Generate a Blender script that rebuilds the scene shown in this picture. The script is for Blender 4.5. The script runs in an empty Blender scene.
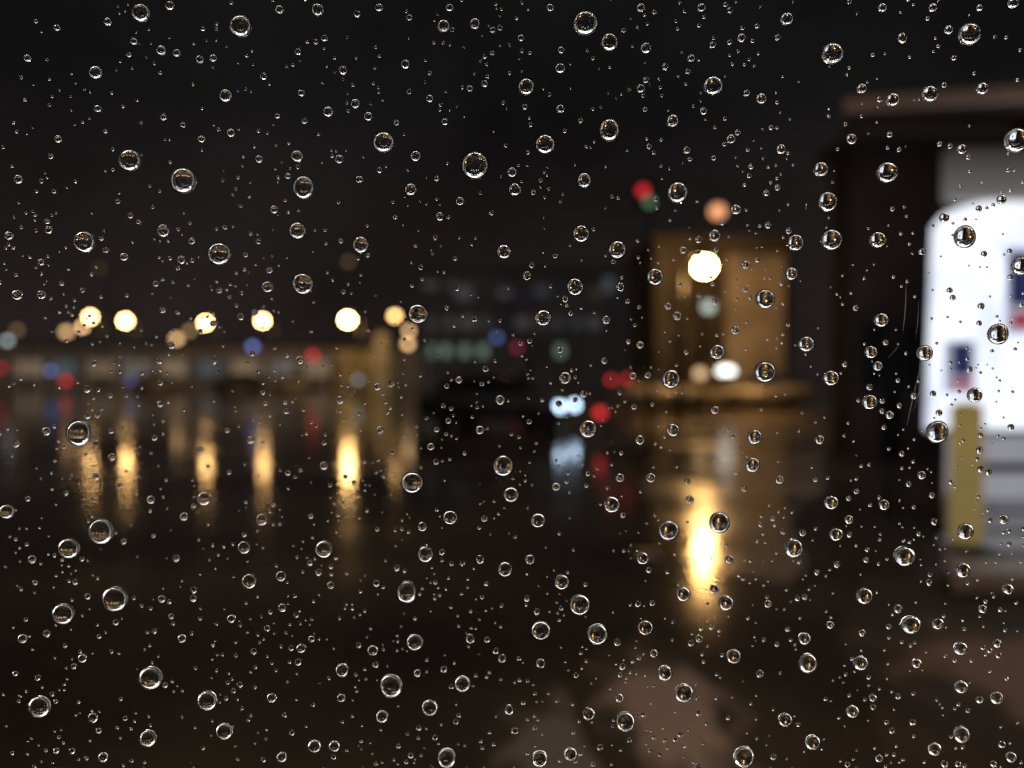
import bpy, bmesh, math, random
from mathutils import Vector
random.seed(7)
scene=bpy.context.scene
scene.view_settings.view_transform='Standard'
scene.view_settings.look='None'
scene.view_settings.exposure=0
COL=scene.collection
F=796.0; CZ=1.6; HY=372.0

# ---------------------------------------------------------------- helpers
def mat(name,color,rough=0.6,metal=0.0,emit=None,estr=0.0,noise=0.0,nscale=3.0,bump=0.0):
    m=bpy.data.materials.new(name); m.use_nodes=True
    nt=m.node_tree; b=nt.nodes['Principled BSDF']
    b.inputs['Base Color'].default_value=(*color,1)
    b.inputs['Roughness'].default_value=rough
    b.inputs['Metallic'].default_value=metal
    tc=nt.nodes.new('ShaderNodeTexCoord')
    if noise>0:
        n=nt.nodes.new('ShaderNodeTexNoise'); n.inputs['Scale'].default_value=nscale; n.inputs['Detail'].default_value=6
        nt.links.new(tc.outputs['Object'],n.inputs['Vector'])
        r=nt.nodes.new('ShaderNodeValToRGB')
        r.color_ramp.elements[0].position=0.3; r.color_ramp.elements[1].position=0.7
        r.color_ramp.elements[0].color=(*[c*(1-noise) for c in color],1)
        r.color_ramp.elements[1].color=(*[min(1,c*(1+noise)) for c in color],1)
        nt.links.new(n.outputs['Fac'],r.inputs['Fac']); nt.links.new(r.outputs['Color'],b.inputs['Base Color'])
        if bump>0:
            bp=nt.nodes.new('ShaderNodeBump'); bp.inputs['Strength'].default_value=bump; bp.inputs['Distance'].default_value=0.02
            nt.links.new(n.outputs['Fac'],bp.inputs['Height']); nt.links.new(bp.outputs['Normal'],b.inputs['Normal'])
    if emit:
        b.inputs['Emission Color'].default_value=(*emit,1)
        b.inputs['Emission Strength'].default_value=estr
        if estr<1.0 or 'window' in name or 'sign' in name:
            m.cycles.emission_sampling='NONE'
    return m

def obj(name,bm,m,parent=None,loc=(0,0,0),smooth=False):
    me=bpy.data.meshes.new(name)
    bmesh.ops.recalc_face_normals(bm,faces=bm.faces)
    for f in bm.faces: f.smooth=smooth
    bm.to_mesh(me); bm.free()
    o=bpy.data.objects.new(name,me); COL.objects.link(o)
    if m: me.materials.append(m)
    o.location=loc
    if parent: o.parent=parent
    return o
def addbox(bm,c,s,bev=0.0,rz=0.0):
    r=bmesh.ops.create_cube(bm,size=1.0)
    vs=r['verts']
    for v in vs:
        v.co=Vector((v.co.x*s[0],v.co.y*s[1],v.co.z*s[2]))
    if bev>0:
        es=list({e for v in vs for e in v.link_edges})
        g=bmesh.ops.bevel(bm,geom=es,offset=bev,segments=3,affect='EDGES',profile=0.5)
        vs=list({v for f in g['faces'] for v in f.verts}|{v for v in vs if v.is_valid})
    ca,sa=math.cos(rz),math.sin(rz)
    for v in vs:
        x,y=v.co.x,v.co.y
        v.co=Vector((x*ca-y*sa+c[0],x*sa+y*ca+c[1],v.co.z+c[2]))
def box(name,c,s,m,parent=None,bev=0.0):
    bm=bmesh.new(); addbox(bm,(0,0,0),s,bev); return obj(name,bm,m,parent,c)
def addcyl(bm,p0,p1,r0,r1,seg=20):
    p0=Vector(p0);p1=Vector(p1); d=(p1-p0); q=d.to_track_quat('Z','Y')
    ring=[]
    for k,(p,r) in enumerate(((p0,r0),(p1,r1))):
        ring.append([bm.verts.new(p+q@Vector((r*math.cos(2*math.pi*i/seg),r*math.sin(2*math.pi*i/seg),0))) for i in range(seg)])
    for i in range(seg):
        j=(i+1)%seg
        bm.faces.new((ring[0][i],ring[0][j],ring[1][j],ring[1][i]))
    bm.faces.new(ring[0][::-1]); bm.faces.new(ring[1])
def cyl(name,p0,p1,r0,r1,m,parent=None,seg=20,smooth=True):
    bm=bmesh.new(); addcyl(bm,p0,p1,r0,r1,seg)
    o=obj(name,bm,m,parent)
    for f in o.data.polygons: f.use_smooth = len(f.vertices)==4
    return o
def ball(name,c,r,m,parent=None,sc=(1,1,1)):
    bm=bmesh.new(); bmesh.ops.create_uvsphere(bm,u_segments=14,v_segments=8,radius=r)
    for v in bm.verts: v.co=Vector((v.co.x*sc[0],v.co.y*sc[1],v.co.z*sc[2]))
    return obj(name,bm,m,parent,c,True)
def empty(name,loc,label,cat,group=None,rz=0):
    e=bpy.data.objects.new(name,None); COL.objects.link(e); e.location=loc; e.rotation_euler=(0,0,rz)
    e.empty_display_size=0.3
    e["label"]=label; e["category"]=cat
    if group: e["group"]=group
    return e
def wx(px,D): return (px-512)/F*D
def wz(py,D): return CZ+(HY-py)/F*D

# ---------------------------------------------------------------- world: overcast night sky, city glow on the clouds overhead
w=bpy.data.worlds.new("World"); scene.world=w; w.use_nodes=True
nt=w.node_tree; bg=nt.nodes['Background']
tc=nt.nodes.new('ShaderNodeTexCoord')
sep=nt.nodes.new('ShaderNodeSeparateXYZ'); nt.links.new(tc.outputs['Generated'],sep.inputs[0])
rp=nt.nodes.new('ShaderNodeValToRGB')
rp.color_ramp.elements[0].position=0.0; rp.color_ramp.elements[0].color=(0.0160,0.0122,0.0108,1)
rp.color_ramp.elements[1].position=0.30; rp.color_ramp.elements[1].color=(0.0066,0.0061,0.0064,1)
el=rp.color_ramp.elements.new(0.48); el.color=(0.0058,0.0055,0.0060,1)
el=rp.color_ramp.elements.new(0.80); el.color=(0.072,0.062,0.052,1)
nt.links.new(sep.outputs['Z'],rp.inputs['Fac'])
no=nt.nodes.new('ShaderNodeTexNoise'); no.inputs['Scale'].default_value=2.5; no.inputs['Detail'].default_value=5
nt.links.new(tc.outputs['Generated'],no.inputs['Vector'])
mr=nt.nodes.new('ShaderNodeMapRange'); mr.inputs['From Min'].default_value=0.3; mr.inputs['From Max'].default_value=0.7
mr.inputs['To Min'].default_value=0.6; mr.inputs['To Max'].default_value=1.5
nt.links.new(no.outputs['Fac'],mr.inputs['Value'])
mx=nt.nodes.new('ShaderNodeVectorMath'); mx.operation='SCALE'
nt.links.new(rp.outputs['Color'],mx.inputs[0]); nt.links.new(mr.outputs['Result'],mx.inputs['Scale'])
nt.links.new(mx.outputs[0],bg.inputs['Color']); bg.inputs['Strength'].default_value=1.0

# ---------------------------------------------------------------- materials
def ground_mat(name,c0,c1,r0,r1,sc,bumps):
    m=bpy.data.materials.new(name); m.use_nodes=True; nt=m.node_tree; b=nt.nodes['Principled BSDF']
    tc=nt.nodes.new('ShaderNodeTexCoord')
    n1=nt.nodes.new('ShaderNodeTexNoise'); n1.inputs['Scale'].default_value=sc; n1.inputs['Detail'].default_value=5
    n2=nt.nodes.new('ShaderNodeTexNoise'); n2.inputs['Scale'].default_value=9; n2.inputs['Detail'].default_value=6
    for n in (n1,n2): nt.links.new(tc.outputs['Object'],n.inputs['Vector'])
    cr=nt.nodes.new('ShaderNodeValToRGB')
    cr.color_ramp.elements[0].position=0.35; cr.color_ramp.elements[1].position=0.65
    cr.color_ramp.elements[0].color=(*c0,1); cr.color_ramp.elements[1].color=(*c1,1)
    nt.links.new(n1.outputs['Fac'],cr.inputs['Fac']); nt.links.new(cr.outputs['Color'],b.inputs['Base Color'])
    r=nt.nodes.new('ShaderNodeMapRange'); r.inputs['From Min'].default_value=0.38; r.inputs['From Max'].default_value=0.62
    r.inputs['To Min'].default_value=r0; r.inputs['To Max'].default_value=r1
    nt.links.new(n1.outputs['Fac'],r.inputs['Value']); nt.links.new(r.outputs['Result'],b.inputs['Roughness'])
    bp=nt.nodes.new('ShaderNodeBump'); bp.inputs['Strength'].default_value=bumps; bp.inputs['Distance'].default_value=0.01
    nt.links.new(n2.outputs['Fac'],bp.inputs['Height']); nt.links.new(bp.outputs['Normal'],b.inputs['Normal'])
    b.inputs['IOR'].default_value=1.5
    return m
M_ground=ground_mat("wet_asphalt",(0.065,0.052,0.040),(0.22,0.17,0.12),0.065,0.155,0.3,0.15)
M_line=mat("worn_road_paint",(0.4,0.36,0.28),0.3,noise=0.4,nscale=8)
M_conc=mat("wet_concrete",(0.85,0.66,0.55),0.6,noise=0.2,nscale=4,bump=0.3)
M_pole=mat("dark_pole_metal",(0.06,0.06,0.06),0.4,0.6,noise=0.2)
M_steel=mat("galvanised_steel",(0.3,0.3,0.3),0.4,0.8,noise=0.15)
M_beige=mat("beige_wall_dim",(0.075,0.066,0.068),0.85,noise=0.7,nscale=0.35,bump=0.2)  # dim side of the lit wall, darkened in its colour
M_beige2=mat("beige_wall_lit",(0.36,0.32,0.32),0.85,noise=0.5,nscale=0.4,bump=0.2)  # brightest lit strip of the same wall, lightened in its colour
M_pale=mat("pale_panel_wall",(0.60,0.54,0.52),0.7,noise=0.35,nscale=0.25,emit=(0.5,0.38,0.3),estr=0.035)  # wall glow stands in for lamplight on the shed
M_grey=mat("grey_cladding",(0.26,0.26,0.28),0.7,noise=0.5,nscale=0.2,emit=(0.3,0.33,0.4),estr=0.010)  # slight glow added so the terminal wall looks faintly lit
M_dark=mat("dark_brown_cladding",(0.12,0.082,0.068),0.7,noise=0.4,nscale=0.8)
M_roof=mat("dark_roof",(0.08,0.07,0.07),0.7,noise=0.2)
M_glassdark=mat("dark_window_glass",(0.02,0.025,0.03),0.08)
M_frame=mat("window_frame_metal",(0.12,0.12,0.12),0.4,0.5)
M_tyre=mat("tyre_rubber",(0.02,0.02,0.02),0.8)
M_yellow=mat("yellow_paint_glow",(0.70,0.50,0.12),0.45,noise=0.35,nscale=2.5,emit=(0.62,0.47,0.16),estr=0.27)  # glow added to the paint so the bollard looks lit
M_black=mat("black_paint",(0.02,0.02,0.02),0.5)
def em(name,c,s): return mat(name,tuple(0.5*x for x in c),0.4,emit=c,estr=s)
WARM=(1.0,0.57,0.20)

# ---------------------------------------------------------------- ground
bm=bmesh.new(); bmesh.ops.create_grid(bm,x_segments=4,y_segments=4,size=400)
g=obj("ground",bm,M_ground,None,(0,380,0)); g["kind"]="structure"; g["label"]="wet dark asphalt apron reflecting the lamps"
def sheet(name,pts,z,m,label):
    bm=bmesh.new(); bm.faces.new([bm.verts.new((x,y,z)) for x,y in pts])
    bmesh.ops.triangulate(bm,faces=bm.faces)
    o=obj(name,bm,m); o["kind"]="structure"; o["label"]=label
    if o.data.polygons[0].normal.z<0: o.data.flip_normals()
    return o
bm=bmesh.new()
for i in range(16):
    x=-34+i*2.7
    vs=[bm.verts.new(p) for p in ((x,44,0.004),(x+0.12,44,0.004),(x+0.12,49,0.004),(x,49,0.004))]; bm.faces.new(vs)
o=obj("painted_bay_markings",bm,M_line); o["kind"]="structure"; o["label"]="worn white parking bay lines on asphalt"
sheet("painted_lane_line",[(-30,13),(1.5,13),(1.5,13.14),(-30,13.14)],0.004,M_line,"worn lane line on wet asphalt")
M_pave=mat("rough_brown_paving",(0.11,0.078,0.055),0.9,noise=0.5,nscale=0.9,bump=0.4)
M_pave.node_tree.nodes['Principled BSDF'].inputs['Specular IOR Level'].default_value=0.15
sheet("pavement",[(1.35,0.6),(14,0.6),(14,6.2),(2.75,6.2),(2.2,5.2),(1.5,3.2)],0.008,M_pave,"rough brown paving beside the kerb island")
M_gold=ground_mat("wet_sheen_paving",(0.14,0.11,0.08),(0.75,0.58,0.43),0.08,0.24,0.5,0.28)  # lamp sheen on the wet ground painted in as golden colour
sheet("pavement",[(1.45,6.9),(1.7,6.2),(2.1,6.0),(2.45,6.6),(3.0,8.6),(4.3,11),(5.6,14.5),(9.0,22),(10.8,30),(7.2,31),(5.4,27),(4.1,20),(2.6,15),(1.8,11),(1.55,8.5)],0.004,M_gold,"wet ground with golden lamp sheen painted in")
def painted_reflection(name,c_in,c_out,cx,cy,rx,ry,z,label,p1=0.55):  # interior reflection painted into the ground colour
    """reflection patch: pale colour fading irregularly into the asphalt colour around it"""
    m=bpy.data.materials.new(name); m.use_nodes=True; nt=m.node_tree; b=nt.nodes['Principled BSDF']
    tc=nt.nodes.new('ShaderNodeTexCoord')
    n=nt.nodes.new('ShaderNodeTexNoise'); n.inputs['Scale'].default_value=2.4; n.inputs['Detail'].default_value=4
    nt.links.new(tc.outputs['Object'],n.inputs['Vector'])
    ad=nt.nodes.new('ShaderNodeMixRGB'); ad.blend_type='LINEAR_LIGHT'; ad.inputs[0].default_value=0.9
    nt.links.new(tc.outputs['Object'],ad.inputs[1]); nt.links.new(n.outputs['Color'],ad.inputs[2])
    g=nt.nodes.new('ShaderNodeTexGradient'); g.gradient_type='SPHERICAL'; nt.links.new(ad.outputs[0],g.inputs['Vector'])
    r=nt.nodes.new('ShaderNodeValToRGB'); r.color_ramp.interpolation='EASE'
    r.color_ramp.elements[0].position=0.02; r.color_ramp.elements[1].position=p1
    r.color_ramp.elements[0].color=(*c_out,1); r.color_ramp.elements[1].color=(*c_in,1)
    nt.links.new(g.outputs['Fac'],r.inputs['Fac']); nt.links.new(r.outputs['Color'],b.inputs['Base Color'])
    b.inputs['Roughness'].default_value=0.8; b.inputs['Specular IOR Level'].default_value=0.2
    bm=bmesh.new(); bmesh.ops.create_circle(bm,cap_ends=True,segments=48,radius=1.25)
    o=obj("reflection_patch",bm,m,None,(cx,cy,z)); o.scale=(rx,ry,1)
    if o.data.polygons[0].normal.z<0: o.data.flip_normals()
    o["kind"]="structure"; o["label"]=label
painted_reflection("grey_tan_patch",(0.42,0.36,0.32),(0.12,0.095,0.07),0.26,3.2,0.32,0.72,0.0125,"faint grey interior reflection painted on the asphalt",0.35)
painted_reflection("bright_tan_patch",(0.85,0.60,0.47),(0.12,0.095,0.07),0.74,3.70,0.36,0.80,0.017,"small paler interior reflection painted on the asphalt",0.55)
painted_reflection("warm_brown_patch",(0.52,0.33,0.23),(0.11,0.078,0.055),2.75,4.1,0.75,1.0,0.0125,"warm brown interior reflection painted on the paving")
def prism(pts,z0,z1):
    bm=bmesh.new(); a=[bm.verts.new((x,y,z0)) for x,y in pts]; b=[bm.verts.new((x,y,z1)) for x,y in pts]
    bm.faces.new(a); bm.faces.new(b)
    for i in range(len(pts)): bm.faces.new((a[i],a[(i+1)%len(pts)],b[(i+1)%len(pts)],b[i]))
    return bm
o=obj("kerb_island",prism([(3.2,5.75),(14,5.75),(14,14),(7.6,14),(5.0,9.2)],0,0.13),M_conc); o["kind"]="structure"; o["label"]="raised concrete kerb island under the canopy"
M_top=mat("grey_island_paving",(0.72,0.72,0.76),0.4,noise=0.25,nscale=2,bump=0.3)
sheet("island_paving",[(3.55,6.3),(13.8,6.3),(13.8,13.8),(7.8,13.8),(5.2,9.2)],0.134,M_top,"wet grey paving on the kerb island")
bm=bmesh.new()
for y in (6.3,7.2,8.2):
    bm.faces.new([bm.verts.new(p) for p in ((3.6+(y-6.3)*0.5,y,0.138),(13,y,0.138),(13,y+0.25,0.138),(3.6+(y-6.3)*0.5,y+0.25,0.138))])
o=obj("painted_island_stripes",bm,mat("dark_stripe_paint",(0.06,0.06,0.07),0.7)); o["kind"]="structure"; o["label"]="dark stripes on the grey island paving"

# ---------------------------------------------------------------- street lamps
def lamp(px,py,D,r,strength,label,col=WARM,arm=-0.9):
    x=wx(px,D); z=wz(py,D)
    e=empty("street_lamp",(x+arm*-1,D,0),label,"street lamp","street lamps around the wet apron")
    a=-arm
    cyl("base",(0,0,0),(0,0,0.5),0.16,0.14,M_pole,e)
    cyl("pole",(0,0,0.5),(0,0,z+0.25),0.09,0.06,M_pole,e)
    cyl("arm",(0,0,z+0.22),(-a,0,z+r+0.12),0.045,0.04,M_pole,e)
    bm=bmesh.new(); addcyl(bm,(-a,0,z+r*0.85),(-a,0,z+r+0.18),r*0.8,r*0.35)
    obj("lamp_housing",bm,M_pole,e)
    ball("lamp_globe",(-a,0,z),r,em("lamp_glow",col,strength),e,(1,1,0.9))
    return e
N="warm street lamp on a dark pole beside the wet apron"
DIM=(1.0,0.60,0.27)
for (px,py,D,r,s,lab,col) in [
 (126,321,60,0.27,48,N,WARM),(91,317,60,0.25,30,N,WARM),(83,327,66,0.22,7,"dimmer warm street lamp behind a brighter one",DIM),
 (67,332,72,0.33,2.6,"dim orange street lamp on a dark pole",DIM),(206,323,60,0.25,44,N,WARM),
 (177,339,70,0.30,3.4,"dim orange street lamp on a dark pole",DIM),(190,331,75,0.26,1.4,"dim orange street lamp on a dark pole",DIM),
 (263,321,60,0.26,42,N,WARM),(348,320,58,0.32,105,"bright warm street lamp with a long reflection on the apron",WARM),
 (395,316,60,0.26,10,N,WARM),(408,344,57,0.24,4,"warm street lamp beside the yellow booth",DIM),(409,331,57.8,0.22,4,"warm street lamp beside the yellow booth",DIM),
 (349,262,75,0.30,0.28,"nearly dark orange lamp on a tall pole",DIM),(18,330,75,0.3,0.5,"nearly dark orange lamp on a tall pole",DIM),
 (101,268,80,0.3,0.12,"unlit looking lamp on a tall pole",DIM)]:
    lamp(px,py,D,r,s,lab,col)
lamp(704,267,33.5,0.36,185,"very bright warm street lamp in front of the beige building",(1.0,0.55,0.17),arm=0.9)
lamp(717,212,37,0.34,1.3,"dim orange lamp on a tall pole by the beige building",(1,0.45,0.22),arm=0.7)
lamp(708,307,30,0.22,1.0,"pale greenish lamp below the bright street lamp",(0.75,0.9,0.8),arm=1.2)

# ---------------------------------------------------------------- marker lights
def marker(px,py,D,col,s,r,label,sc=(1,1,1)):
    x=wx(px,D); z=wz(py,D)
    e=empty("marker_light",(x,D,0),label,"marker light","coloured marker lights around the apron")
    k=min(1.0,r/0.1)
    cyl("base",(0,0,0),(0,0,0.08*k),0.2*k,0.16*k,M_steel,e)
    if z-r>0.12: cyl("post",(0,0,0.08*k),(0,0,z-r*0.9*sc[2]),0.05*k,0.04*k,M_steel,e)
    cyl("housing",(0,0,max(0.01,z-r*1.0)),(0,0,z-r*0.7*sc[2]),r*0.9,r*0.8,M_pole,e)
    ball("lens",(0,0,z),r,em("lens_glow",col,s),e,sc)
BL=(0.25,0.35,1.0); RD=(1.0,0.04,0.05); WH=(0.8,0.92,1.0)
for a in [(8,341,62,WH,1.6,0.22,"white marker light on a steel post"),(253,347,70,BL,1.8,0.28,"blue marker light on a steel post"),
 (313,356,70,RD,1.8,0.28,"red marker light on a steel post"),(51,371,62,BL,1.2,0.22,"blue marker light on a steel post"),
 (66,381,60,RD,1.6,0.22,"red marker light on a short steel post"),(131,380,60,BL,0.6,0.22,"blue marker light on a short steel post"),
 (2,368,62,RD,1.2,0.2,"red marker light on a steel post"),(358,380,50,WH,0.6,0.2,"white marker light on a short steel post"),
 (497,338,60,BL,0.8,0.26,"dim blue marker light on a steel post"),(517,348,58,(1,0.1,0.25),0.5,0.24,"dim red marker light on a steel post"),
 (726,371,31,(0.95,1.0,0.92),4.0,0.34,"bright flat white marker light on a steel post",(1,0.6,0.5)),(700,374,29,(1,0.65,0.35),1.3,0.2,"warm amber marker light on a steel post"),
 (611,380,19.5,RD,1.6,0.07,"red marker light on a slim steel post"),(627,379,19.5,RD,1.6,0.07,"red marker light on a slim steel post"),
 (600,413,19,RD,1.8,0.10,"red marker light on a short steel post"),(644,597,6.8,RD,0.45,0.07,"dull red glow added for a reflection on the ground")]:  # the lowest red one stands in for a red reflection on the ground
    marker(*a)

# ---------------------------------------------------------------- traffic signal
D=26; x=wx(645,D)
e=empty("traffic_light",(x+0.2,D+0.3,0),"tall traffic signal showing red and green lenses","traffic light")
cyl("pole",(0,0,0),(0,0,wz(185,D)),0.09,0.06,M_pole,e)
bm=bmesh.new(); addbox(bm,(-0.2,-0.22,wz(197,D)),(0.62,0.22,0.95),0.06); obj("signal_housing",bm,M_black,e)
ball("red_lens",(wx(642,D)-x-0.2,-0.4,wz(192,D)),0.16,em("red_signal_glow",(1,0.04,0.06),1.1),e,(1,0.4,1))
ball("green_lens",(wx(648,D)-x-0.2,-0.4,wz(203,D)),0.15,em("green_signal_glow",(0.3,0.7,0.35),0.4),e,(1,0.4,1))

# ---------------------------------------------------------------- buildings
def building(name,x0,x1,y0,depth,h,mw,label,cat,wins,door=None,parapet=0.35,fl=None):
    e=empty(name,((x0+x1)/2,y0,0),label,cat)
    W=x1-x0
    box("wall",(0,depth/2,h/2),(W,depth,h),mw,e)
    box("roof",(0,depth/2,h+parapet/2+0.003),(W+0.5,depth+0.5,parapet),M_roof,e,0.05)
    for (cx,cz,ww,hh,m) in wins:
        f=box("window",(cx-(x0+x1)/2,-0.03,cz),(ww,0.05,hh),m,e)
        bmm=bmesh.new()
        t=0.08
        for (dx,dz,sx,sz) in ((0,hh/2+t/2,ww+2*t,t),(0,-hh/2-t/2,ww+2*t,t),(-ww/2-t/2,0,t,hh),(ww/2+t/2,0,t,hh),(0,0,0.05,hh)):
            addbox(bmm,(dx,-0.04,dz),(sx,0.06,sz))
        fr=obj("frame",bmm,M_frame,f)
    if door:
        dx,dw,dh,dm=door
        d=box("door",(dx-(x0+x1)/2,-0.04,dh/2+0.01),(dw,0.07,dh),dm,e,0.01)
        ball("handle",(dw*0.4,-0.07,-0.05),0.05,M_steel,d)
    return e
D=39.0
x0=wx(655,D);x1=wx(790,D);h=wz(240,D)
wins=[(x0+1.1+i*1.45,zc,0.85,1.2,mat("unlit_amber_window",(0.05,0.045,0.045),0.3)) for zc in (wz(338,D)-0.1,) for i in range(2)]
be=building("beige_building",x0,x1,D,9,h,M_beige,"beige rendered two storey building lit by a street lamp","building",wins,(x1-3.6,1.1,2.2,M_dark),0.2)
xa=wx(724,D)-(x0+x1)/2; xb=wx(784,D)-(x0+x1)/2
box("bright_wall_strip",((xa+xb)/2,-0.25,h/2-0.35),(xb-xa,0.5,h-0.7),M_beige2,be,0.24)  # strip added to carry the brightest lit part of the wall
D=95.0
def lit(n,c,s): return em(n,c,s)
M_t=[lit("teal_lit_window",(0.32,0.40,0.45),0.19),lit("dim_teal_window",(0.3,0.34,0.4),0.10),lit("dim_warm_window",(0.4,0.3,0.24),0.08),lit("dark_blue_window",(0.2,0.22,0.3),0.04),lit("grey_lit_window",(0.38,0.38,0.42),0.12)]
M_gw=lit("greenish_lit_window",(0.5,0.72,0.6),0.30)
wins=[]
for i,px in enumerate(range(432,640,18)):
    wins.append((wx(px+random.uniform(-4,4),D),wz(292+random.uniform(-9,9),D),random.uniform(0.8,1.8),random.uniform(0.8,2.0),random.choice(M_t)))
    wins.append((wx(px,D),wz(323,D),random.uniform(0.9,1.8),1.3,random.choice(M_t[1:])))
for px in (431,446,465,483,560): wins.append((wx(px,D),wz(351,D),0.95,1.3,M_gw))
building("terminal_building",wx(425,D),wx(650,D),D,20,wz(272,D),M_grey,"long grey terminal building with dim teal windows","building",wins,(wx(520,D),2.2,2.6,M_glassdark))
D=80.0
M_ww=em("warm_dim_window",(1,0.75,0.5),0.18)
M_ww2=em("pale_dim_window",(0.8,0.72,0.66),0.15)
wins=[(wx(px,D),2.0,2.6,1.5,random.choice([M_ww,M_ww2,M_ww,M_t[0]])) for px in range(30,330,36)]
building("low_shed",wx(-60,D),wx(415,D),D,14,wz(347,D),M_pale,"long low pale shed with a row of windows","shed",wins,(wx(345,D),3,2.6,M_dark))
D=62.0
M_yb=mat("yellow_lit_panel",(0.26,0.22,0.14),0.6,emit=(0.8,0.58,0.25),estr=0.035,noise=0.6,nscale=0.5)
wins=[(wx(362,D),2.3,1.1,0.8,mat("amber_window",(0.3,0.2,0.08),0.4,emit=(0.9,0.6,0.2),estr=0.12))]
building("yellow_booth",wx(336,D),wx(396,D),D,4,wz(349,D),M_yb,"small yellow lit booth beside a street lamp","booth",wins,(wx(385,D),0.8,2.0,M_dark),0.12)
D=61.0
bm=bmesh.new(); addbox(bm,(0,0,2.2),(1.1,0.5,4.4),0.25); addbox(bm,(0,0,4.5),(0.7,0.4,0.2),0.05)
o=obj("sign_pylon",bm,mat("amber_pylon_face",(0.3,0.25,0.18),0.6,emit=(0.9,0.65,0.28),estr=0.09,noise=0.5,nscale=0.8),None,(wx(382,D),D,0))
o["label"]="upright amber lit pylon beside the yellow booth"; o["category"]="pylon"
D=15.0
building("brown_building",wx(850,D),wx(1180,D),D,0.9,wz(150,D),M_dark,"dark brown building behind the lit kiosk","building",
   [(wx(872,D),1.9,0.4,1.2,M_glassdark),(wx(910,D),1.9,0.4,1.2,M_glassdark)],(wx(891,D),0.35,2.1,M_glassdark),0.2)

# ---------------------------------------------------------------- canopy, kiosk
M_soff=mat("canopy_soffit",(0.10,0.07,0.06),0.8,noise=0.2)
M_fas=mat("canopy_fascia",(0.5,0.32,0.25),0.6,noise=0.6,nscale=0.8,emit=(0.5,0.34,0.27),estr=0.06)  # faint glow added so the canopy edge looks lit
e=empty("canopy",(8.5,8.5,0),"flat canopy with a tan edge over the kiosk island","canopy",rz=math.radians(-13))
box("canopy_roof",(0,0,4.62),(9.2,1.0,0.12),M_soff,e,0.02)
box("fascia",(0,-0.56,4.60),(9.5,0.1,0.15),M_fas,e,0.02)
box("column",(-2.6,0.45,2.35),(0.2,0.2,4.42),M_dark,e,0.03)
box("column",(4.0,0.45,2.35),(0.3,0.2,4.42),M_dark,e,0.03)

M_lit=bpy.data.materials.new("backlit_white_panel"); M_lit.use_nodes=True
nt=M_lit.node_tree; b=nt.nodes['Principled BSDF']
tc=nt.nodes.new('ShaderNodeTexCoord'); n=nt.nodes.new('ShaderNodeTexNoise'); n.inputs['Scale'].default_value=1.3; n.inputs['Detail'].default_value=2
nt.links.new(tc.outputs['Object'],n.inputs['Vector'])
r_=nt.nodes.new('ShaderNodeValToRGB'); r_.color_ramp.elements[0].position=0.35; r_.color_ramp.elements[1].position=0.6
r_.color_ramp.elements[0].color=(0.60,0.65,0.82,1); r_.color_ramp.elements[1].color=(0.88,0.93,1.0,1)
nt.links.new(n.outputs['Fac'],r_.inputs['Fac']); nt.links.new(r_.outputs['Color'],b.inputs['Emission Color'])
b.inputs['Emission Strength'].default_value=1.25; b.inputs['Base Color'].default_value=(0.7,0.7,0.75,1)
M_grp=mat("grey_kiosk_base",(0.16,0.16,0.17),0.4,noise=0.2)
kx0=wx(933,9.2); KW=3.2
e=empty("kiosk",(kx0+KW/2,9.2,0.134),"white backlit kiosk with rounded corners and blue and red signs","kiosk")
prof=[]; zb,zt=0.80,3.42; r=0.5
prof+= [(-KW/2-0.04,zb),(KW/2,zb)]
for k in range(9):
    a=k/8*math.pi/2; prof.append((KW/2-r+r*math.cos(a),zt-r+r*math.sin(a)))
for (dx,dz) in ((0.62,0.0),(0.34,-0.05),(0.14,-0.13),(0.02,-0.28)): prof.append((-KW/2+dx,zt+dz))
lp=obj("lit_panel",prism([(p[0],p[1]) for p in prof],0,0.10),M_lit,e)
for v in lp.data.vertices: v.co=Vector((v.co.x,v.co.z,v.co.y))
lp.data.flip_normals()
box("cabin",(0.75,1.0,1.95),(KW-1.6,1.7,2.3),M_grp,e,0.03)
box("base_wall",(0.25,0.35,0.37),(KW-0.5,0.6,0.74),mat("pale_base_panel",(0.4,0.4,0.43),0.5,emit=(0.42,0.42,0.48),estr=0.6,noise=0.3,nscale=2),e,0.03)  # glow added to brighten the base under the counter
box("counter",(0.0,0.05,0.77),(KW,0.3,0.055),M_black,e,0.01)
box("plinth_rail",(0.25,0.0,0.36),(KW-0.5,0.08,0.10),M_black,e,0.01)
# header: glow gradient painted in, brighter at its lower edge near the lit body
M_hd=bpy.data.materials.new("grey_header_panel"); M_hd.use_nodes=True
nt=M_hd.node_tree; b=nt.nodes['Principled BSDF']; tc=nt.nodes.new('ShaderNodeTexCoord'); sp=nt.nodes.new('ShaderNodeSeparateXYZ')
nt.links.new(tc.outputs['Object'],sp.inputs[0])
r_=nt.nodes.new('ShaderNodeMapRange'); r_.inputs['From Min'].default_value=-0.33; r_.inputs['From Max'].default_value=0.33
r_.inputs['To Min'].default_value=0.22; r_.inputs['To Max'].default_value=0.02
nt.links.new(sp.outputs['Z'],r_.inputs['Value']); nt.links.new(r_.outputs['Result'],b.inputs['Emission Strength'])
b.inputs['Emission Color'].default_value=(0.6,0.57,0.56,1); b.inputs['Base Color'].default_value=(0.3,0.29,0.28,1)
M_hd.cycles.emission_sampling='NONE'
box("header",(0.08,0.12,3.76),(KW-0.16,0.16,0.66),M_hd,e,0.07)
M_bl=mat("blue_sign_face",(0.02,0.03,0.14),0.5,emit=(0.04,0.045,0.16),estr=0.5)
M_rd=mat("red_sign_face",(0.45,0.02,0.03),0.5,emit=(0.5,0.03,0.06),estr=0.6)
M_ltb=mat("light_blue_sign_face",(0.35,0.4,0.5),0.4,emit=(0.5,0.53,0.66),estr=0.75)
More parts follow.
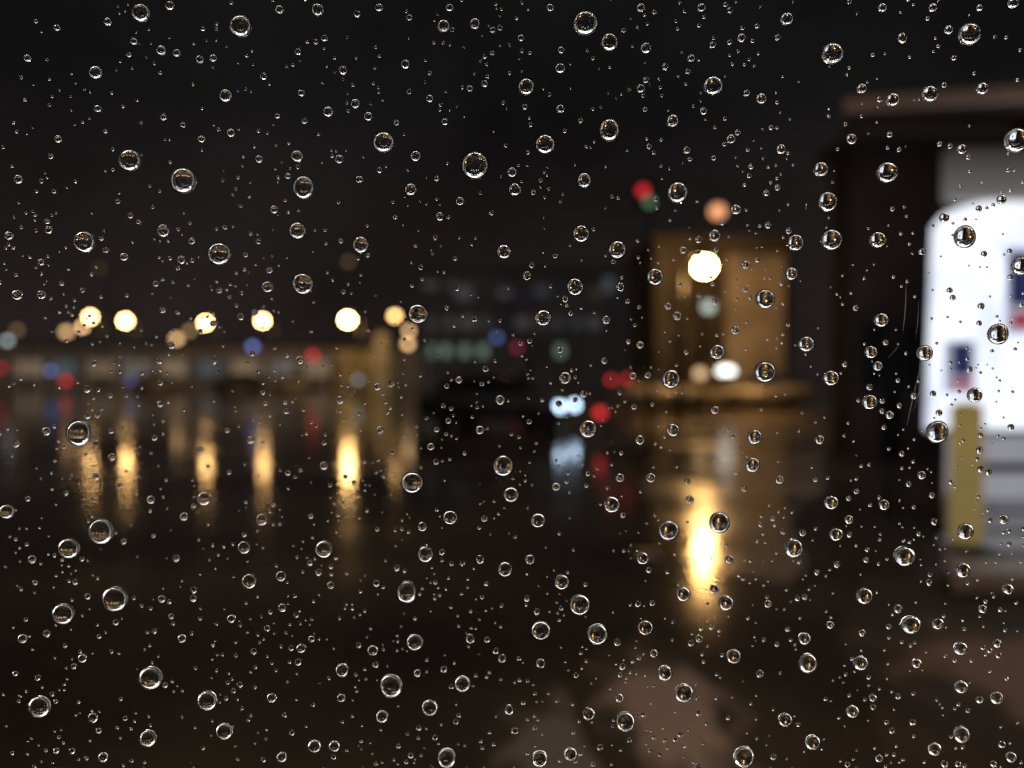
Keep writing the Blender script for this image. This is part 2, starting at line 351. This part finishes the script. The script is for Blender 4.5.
def sign(px,py,wd,hg,split,fill):
    D=9.2
    cx=wx(px,D)-(kx0+KW/2); cz=wz(py,D)-0.134
    s=box("sign",(cx,-0.03,cz),(wd,0.05,hg),M_ltb,e,0.01)
    box("blue_mark",(0.02,-0.03,hg*0.14),(wd*fill,0.02,hg*0.62),M_bl,s,0.008)
    box("red_mark",(0.02,-0.03,-hg*split),(wd*fill*0.9,0.02,hg*0.17),M_rd,s,0.008)
sign(957,367,0.36,0.62,0.32,0.66)
sign(1029,292,0.62,1.0,0.33,0.96)

# yellow bollard
D=6.75
e=empty("yellow_bollard",(wx(967,D),D,0.138),"thick yellow bollard with added glow in front of the kiosk","bollard")
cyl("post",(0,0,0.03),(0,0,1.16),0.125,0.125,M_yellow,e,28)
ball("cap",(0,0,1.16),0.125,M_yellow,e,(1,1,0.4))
cyl("base_plate",(0,0,0),(0,0,0.03),0.2,0.2,M_steel,e,28)

# ---------------------------------------------------------------- cars
def car(x,y,rz,color,label,head=0.0,tail=0.0,cat="car"):
    e=empty("parked_car",(x,y,0),label,cat,"cars standing on the wet apron",rz)
    mp=mat("car_paint",color,0.25,0.1,noise=0.05)
    bm=bmesh.new()
    prof=[(-2.15,0.35),(-2.2,0.62),(-2.1,0.92),(-1.75,0.98),(-1.2,1.02),(1.0,0.98),(1.75,0.88),(2.12,0.72),(2.18,0.45),(2.1,0.28),(-2.0,0.28)]
    L=[bm.verts.new((px_,-0.86,pz)) for px_,pz in prof]; R=[bm.verts.new((px_,0.86,pz)) for px_,pz in prof]
    bm.faces.new(L); bm.faces.new(R[::-1])
    n=len(prof)
    for i in range(n): bm.faces.new((L[i],R[i],R[(i+1)%n],L[(i+1)%n]))
    bmesh.ops.bevel(bm,geom=[ed for ed in bm.edges],offset=0.05,segments=2,affect='EDGES')
    obj("body",bm,mp,e,smooth=True)
    bm=bmesh.new()
    b=[(-1.75,0.99),(1.05,0.97)]; t=[(-1.2,1.44),(0.3,1.45)]
    v=[]
    for (xx,zz),hw in zip(b+t[::-1],(0.80,0.80,0.62,0.62)):
        v.append((bm.verts.new((xx,-hw,zz)),bm.verts.new((xx,hw,zz))))
    for i in range(4):
        j=(i+1)%4; bm.faces.new((v[i][0],v[i][1],v[j][1],v[j][0]))
    bm.faces.new([q[0] for q in v]); bm.faces.new([q[1] for q in v][::-1])
    obj("windows",bm,M_glassdark,e)
    box("roof",(-0.45,0,1.465),(1.5,1.2,0.04),mp,e,0.015)
    for sx in (-1.35,1.35):
        for sy in (-0.8,0.8):
            wh=cyl("wheel",(sx,sy-0.11,0.33),(sx,sy+0.11,0.33),0.33,0.33,M_tyre,e,24)
            o=math.copysign(0.118,sy); cyl("rim",(sx,sy+o*0.8,0.33),(sx,sy+o,0.33),0.2,0.19,M_steel,wh,16)
    mh=em("headlight_glow",(0.55,0.76,1.0),head) if head>0 else M_steel
    mt=em("tail_light_glow",(1,0.04,0.04),tail) if tail>0 else mat("red_lens",(0.3,0.02,0.02),0.3)
    for sy in (-0.62,0.62):
        ball("headlight",(2.13,sy,0.66),0.12,mh,e,(0.9,1,0.9))
        ball("tail_light",(-2.16,sy,0.80),0.13,mt,e,(0.4,1,0.8))
    return e
car(-0.43,22.85,math.radians(-24),(0.16,0.16,0.17),"dark car with lit white headlights on wet asphalt",head=7.5)
car(wx(664,36.6),36.6,math.radians(4),(0.5,0.44,0.40),"pale car parked against the beige building")
car(wx(760,36.6),36.6,math.radians(175),(0.5,0.44,0.40),"pale car parked against the beige building")
car(wx(480,40),40,math.radians(12),(0.12,0.12,0.13),"dark unlit car standing on the apron")
car(wx(150,66),68,math.radians(0),(0.5,0.48,0.46),"grey car parked in front of the low shed")
car(wx(230,66),68,math.radians(180),(0.1,0.1,0.12),"dark car parked in front of the low shed")
car(wx(290,66),68,math.radians(0),(0.7,0.68,0.65),"white car parked in front of the low shed")

# ---------------------------------------------------------------- added unseen room and fixtures that light the drop rims
PY=0.080
M_wallp=mat("white_room_wall",(0.6,0.58,0.55),0.8)
M_wallb=mat("black_rear_wall",(0.015,0.015,0.015),0.9)  # rear wall made black to keep reflections dark
RW,RD_,RH=1.72,2.25,2.75
e=empty("room",(0,0,0),"added unseen white room with a rear wall kept dark","room")
box("side_wall",(-RW-0.05,-RD_/2+0.02,RH/2),(0.1,RD_+0.1,RH),M_wallp,e)
box("side_wall",(RW+0.05,-RD_/2+0.02,RH/2),(0.1,RD_+0.1,RH),M_wallp,e)
box("rear_wall",(0,-RD_-0.08,RH/2),(2*RW+0.2,0.1,RH),M_wallb,e)
box("ceiling",(0,-RD_/2+0.02,RH+0.053),(2*RW+0.2,RD_+0.1,0.1),M_wallp,e)
box("floor",(0,-RD_/2+0.02,0.02),(2*RW,RD_+0.08,0.04),M_wallp,e)
bm=bmesh.new()
zb=CZ-0.36; zt=CZ+0.36
for (c,s) in (((-(0.49+RW+0.1)/2,0.10,RH/2),(RW+0.1-0.49,0.05,RH)),(((0.49+RW+0.1)/2,0.10,RH/2),(RW+0.1-0.49,0.05,RH)),((0,0.10,zb/2),(0.98,0.05,zb)),((0,0.10,(zt+RH)/2),(0.98,0.05,RH-zt))):
    addbox(bm,(c[0],c[1]-0.02,c[2]),s)
obj("front_wall",bm,M_wallp,e)
M_tube=em("rim_light_diffuser",(1.0,0.95,0.88),13.0)
for (x,y,L) in ((0,-0.65,2.6),(0,-1.15,2.6)):
    c=empty("added_ceiling_light",(x,y,RH),"added long white fixture in the unseen room","ceiling light","added lights in the unseen room")  # unseen fixtures added to brighten the drop rims
    box("housing",(0,0,-0.02),(L+0.06,0.2,0.04),M_steel,c,0.005)
    box("diffuser",(0,0,-0.06),(L,0.15,0.035),M_tube,c)
c=empty("added_wall_lamp",(1.2,0.14,3.1),"added unseen lamp over the window lighting the near ground","wall lamp")  # unseen lamp added to light the nearby ground
cyl("bracket",(0,-0.05,0),(0,0.16,0),0.03,0.03,M_pole,c)
ball("lamp_globe",(0,0.26,-0.02),0.14,em("added_lamp_glow",(1,0.80,0.62),72),c)

# ---------------------------------------------------------------- window frame (the glass itself is perfectly clear) and its scratches
we=empty("window",(0,PY,CZ-0.32),"clear rain covered window in a dark frame with fine scratches","window")
bm=bmesh.new()
for (c,s) in (((0,0,-0.02),(0.98,0.05,0.04)),((0,0,0.66),(0.98,0.05,0.04)),((-0.47,0,0.32),(0.04,0.05,0.64)),((0.47,0,0.32),(0.04,0.05,0.64))): addbox(bm,c,s)
obj("frame",bm,M_frame,we)
M_scr=mat("scratched_glass_dust",(0.18,0.165,0.15),0.6)
def scratch(pts,wd):
    KP=(PY-0.001)/F
    bm=bmesh.new(); prev=None
    for i,(px,py) in enumerate(pts):
        x=(px-512)*KP; z=0.32-PY*0.015-(py-384)*KP
        t=wd*KP*(0.5 if 0<i<len(pts)-1 else 0.1)
        a=bm.verts.new((x-t,-0.001,z)); b=bm.verts.new((x+t,-0.001,z+t*0.2))
        if prev: bm.faces.new((prev[0],prev[1],b,a))
        prev=(a,b)
    obj("scratch",bm,M_scr,we)
scratch([(905,284),(905,300),(904,318),(902,334)],0.5)
scratch([(921,362),(916,384),(911,406),(907,426)],0.6)
scratch([(925,372),(919,392),(913,412)],0.45)
scratch([(899,345),(893,352),(887,358)],0.5)
scratch([(918,300),(917,322),(915,338)],0.4)

# ---------------------------------------------------------------- raindrops
M_water=bpy.data.materials.new("rain_water"); M_water.use_nodes=True
nt=M_water.node_tree; nt.nodes.clear()
out=nt.nodes.new('ShaderNodeOutputMaterial'); gl=nt.nodes.new('ShaderNodeBsdfGlass'); gl.inputs['IOR'].default_value=1.333
gl.inputs['Roughness'].default_value=0.0
nt.links.new(gl.outputs[0],out.inputs['Surface'])
def add_drop(bm,cx,cz,R,seg,rings,hf,ph,ir,sx=1.0,sz=1.0):
    """water bead: flat contact face on the pane, domed outwards (+Y)"""
    def rad(t): return R*(1+ir*math.sin(2*t+ph)+0.5*ir*math.sin(3*t+2*ph))
    prev=None
    for k in range(rings):
        a=k/rings*math.pi/2
        rr=math.cos(a); yy=math.sin(a)
        ring=[bm.verts.new((cx+sx*rad(2*math.pi*i/seg)*rr*math.cos(2*math.pi*i/seg),R*hf*yy,cz+sz*rad(2*math.pi*i/seg)*rr*math.sin(2*math.pi*i/seg))) for i in range(seg)]
        if prev:
            for i in range(seg):
                f=bm.faces.new((prev[i],ring[i],ring[(i+1)%seg],prev[(i+1)%seg])); f.smooth=True
        prev=ring
    top=bm.verts.new((cx,R*hf,cz))
    for i in range(seg):
        f=bm.faces.new((prev[i],top,prev[(i+1)%seg])); f.smooth=True
    bv=[bm.verts.new((cx+sx*rad(2*math.pi*i/seg)*math.cos(2*math.pi*i/seg),0,cz+sz*rad(2*math.pi*i/seg)*math.sin(2*math.pi*i/seg))) for i in range(seg)]
    f=bm.faces.new(bv); f.smooth=False
variants=[]
for k in range(12):
    bm=bmesh.new(); add_drop(bm,0,0,1.0,48,14,random.uniform(0.80,0.95),random.uniform(0,6.28),random.uniform(0.004,0.022),1,random.uniform(0.97,1.04))
    me=bpy.data.meshes.new("raindrop"); bm.to_mesh(me); bm.free(); me.materials.append(M_water); variants.append(me)
big=[(143,15,16),(172,8,8),(110,24,7),(242,28,22),(281,12,8),(319,12,12),(410,20,6),(444,28,12),(475,26,10),(450,10,7),(585,25,24),(609,44,16),(521,40,6),(500,30,5),
(645,50,10),(785,21,12),(831,55,22),(967,36,20),(946,32,8),(1010,5,10),(712,87,18),(526,88,16),(163,52,9),(98,74,12),(227,97,12),(329,113,10),(384,143,20),(356,105,9),
(406,66,8),(344,72,8),(298,157,11),(232,134,8),(203,140,7),(131,161,20),(184,181,26),(304,188,22),(475,166,28),(416,157,10),(411,190,12),(440,217,8),(512,173,9),(545,145,18),
(515,190,12),(609,131,20),(672,122,12),(584,181,14),(677,193,20),(714,236,12),(891,101,13),(886,173,20),(928,95,15),(1015,141,24),(820,170,14),(827,202,18),(795,243,16),(831,240,20),
(877,240,16),(964,237,20),(943,218,9),(1020,266,18),(85,242,20),(125,257,8),(220,254,24),(298,231,16),(361,245,16),(164,231,12),(42,295,8),(18,295,10),(303,284,20),(182,260,8),
(268,287,11),(418,314,20),(504,252,14),(527,276,8),(543,318,16),(581,234,16),(617,250,18),(575,287,16),(655,277,16),(606,320,8),(620,287,8),(717,352,15),(677,316,8),(765,299,18),(765,372,20),
(806,344,15),(831,378,15),(881,320,14),(925,353,15),(975,395,14),(998,334,20),(671,379,18),(565,378,12),(791,274,12),(890,415,8),(560,350,6),(871,352,12),(878,366,9),
(78,433,26),(5,512,14),(160,404,6),(99,532,25),(67,549,20),(113,600,25),(61,615,20),(36,709,22),(148,680,24),(205,703,18),(145,741,16),(222,734,16),(118,486,6),(203,499,13),(261,520,11),
(183,517,8),(248,582,14),(243,548,12),(323,550,17),(280,577,10),(281,609,8),(330,586,7),(412,483,22),(450,518,14),(503,466,20),(511,495,14),(538,521,14),(588,429,18),(556,487,8),(612,505,16),
(669,531,20),(720,523,20),(651,478,9),(673,430,12),(755,437,14),(753,465,14),(938,432,22),(906,557,20),(832,503,14),(837,535,13),(795,549,18),(967,532,16),(965,571,14),(866,597,16),(727,604,15),
(684,595,14),(406,593,20),(425,555,16),(422,527,9),(505,570,14),(562,583,15),(580,606,20),(598,636,20),(541,632,18),(541,665,9),(390,688,24),(414,644,16),(341,672,13),(340,700,8),(462,686,15),
(429,710,15),(372,652,10),(381,719,12),(446,761,18),(313,749,12),(333,749,10),(540,762,16),(509,712,9),(626,724,18),(685,695,18),(666,675,14),(646,629,14),(787,722,13),(815,745,14),(810,665,18),
(806,640,12),(913,626,18),(940,625,11),(963,650,13),(1000,645,8),(919,665,9),(964,689,12),(855,714,12),(863,665,14),(746,760,20),(938,752,12),(965,737,15),(735,658,14),(769,605,7),(643,559,12),
(715,590,9),(620,700,8),(589,716,12),(571,757,12),(700,640,7),(875,700,7),(900,610,8),(850,520,8),(780,480,8),(730,560,8),(690,500,8),(640,440,9),(620,478,8),(480,430,8),(459,380,7),(380,430,7),
(340,400,7),(300,360,8),(250,440,7),(200,450,7),(150,500,8),(30,560,8),(20,640,9),(80,660,8),(90,720,9),(180,640,8),(230,620,8),(160,600,7),(300,650,9),(270,700,9),(280,760,10),(100,760,9),
(1005,520,9),(1010,590,10),(985,610,8),(1000,700,12),(1015,760,10),(885,505,10),(870,402,14),(820,440,9),(715,410,8),(735,330,8),(640,345,7),(500,400,9),(530,560,9),(480,560,8),(470,640,9),(502,660,8),
(60,140,7),(30,60,7),(60,30,6),(20,180,8),(50,230,7),(10,236,8),(260,160,7),(275,210,8),(340,160,8),(360,180,7),(430,100,7),(470,90,6),(560,70,9),(560,110,8),(640,90,8),(690,60,7),(740,40,8),(760,100,10),
(730,140,9),(780,150,9),(860,90,9),(850,140,10),(900,40,9),(930,10,8),(880,10,8),(980,90,11),(960,150,9),(1000,200,9),(700,10,8),(640,10,8),(550,10,7),(380,10,7),(215,60,7),(100,110,7),(745,265,8),(735,210,10)]
placed=[]
KS=PY/F
def uv(px,py):
    return ((px-512)*KS, CZ-(py-384)*KS)
def lab(d): return "large round raindrop clinging to the window pane" if d>=17 else ("medium raindrop clinging to the window pane" if d>=10 else "small raindrop clinging to the window pane")
pitch=math.radians(0.86)
ZC=-PY*math.tan(pitch)
n=0
for (px,py,d) in big:
    if n>=300: break
    x,z=uv(px,py); z+=ZC
    o=bpy.data.objects.new("raindrop",random.choice(variants)); COL.objects.link(o)
    o.location=(x,PY+0.00003,z); s=d*0.5*KS*(1.06 if d<22 else 1.0)
    o.scale=(s*random.uniform(0.98,1.05),s,s*random.uniform(0.97,1.04))
    o["label"]=lab(d); o["category"]="raindrop"; o["group"]="raindrops on the window pane"
    placed.append((px,py,d/2)); n+=1
def free(px,py,r):
    for (a,b,c) in placed:
        if (a-px)**2+(b-py)**2<(c+r+1.2)**2: return False
    return True
while n<300:
    px,py=random.uniform(4,1020),random.uniform(4,764); d=random.uniform(6.5,9)
    if not free(px,py,d/2+4): continue
    x,z=uv(px,py); z+=ZC
    o=bpy.data.objects.new("raindrop",random.choice(variants)); COL.objects.link(o)
    o.location=(x,PY+0.00003,z); s=d*0.5*KS; o.scale=(s,s,s)
    o["label"]=lab(d); o["category"]="raindrop"; o["group"]="raindrops on the window pane"
    placed.append((px,py,d/2)); n+=1
bm=bmesh.new()
cnt=0; tries=0
while cnt<2700 and tries<13000:
    tries+=1
    px,py=random.uniform(-60,1084),random.uniform(-50,818)
    if random.random()<0.4 and placed:
        a=random.choice(placed[-700:]); ang=random.uniform(0,6.28); q=random.uniform(5,26); px,py=a[0]+q*math.cos(ang),a[1]+q*math.sin(ang)*1.4
    elif random.random()<0.5*(1-py/500.0): continue
    d=2.0+2.0*random.random()**1.5+ (random.random()<0.25)*random.uniform(0.8,4.0)
    if not free(px,py,d/2): continue
    x,z=uv(px,py)
    add_drop(bm,x,z,d*0.5*KS,14 if d>3 else 10,5,random.uniform(0.80,0.95),random.uniform(0,6),0.015,1,random.uniform(0.97,1.06))
    placed.append((px,py,d/2)); cnt+=1
me=bpy.data.meshes.new("tiny_raindrops"); bm.to_mesh(me); bm.free(); me.materials.append(M_water)
o=bpy.data.objects.new("tiny_raindrops",me); COL.objects.link(o); o.location=(0,PY+0.00003,ZC)
o["kind"]="stuff"; o["label"]="scattered tiny rain droplets on the window pane"; o["category"]="raindrops"

# ---------------------------------------------------------------- camera
cam=bpy.data.cameras.new("camera"); co=bpy.data.objects.new("camera",cam); COL.objects.link(co)
co.location=(0,0,CZ); co.rotation_euler=(math.pi/2-pitch,0,0)
cam.lens=28; cam.sensor_width=36; cam.clip_start=0.005; cam.clip_end=1500
cam.dof.use_dof=True; cam.dof.focus_distance=PY+0.0002; cam.dof.aperture_fstop=16.0
scene.camera=co
bpy.context.view_layer.update()
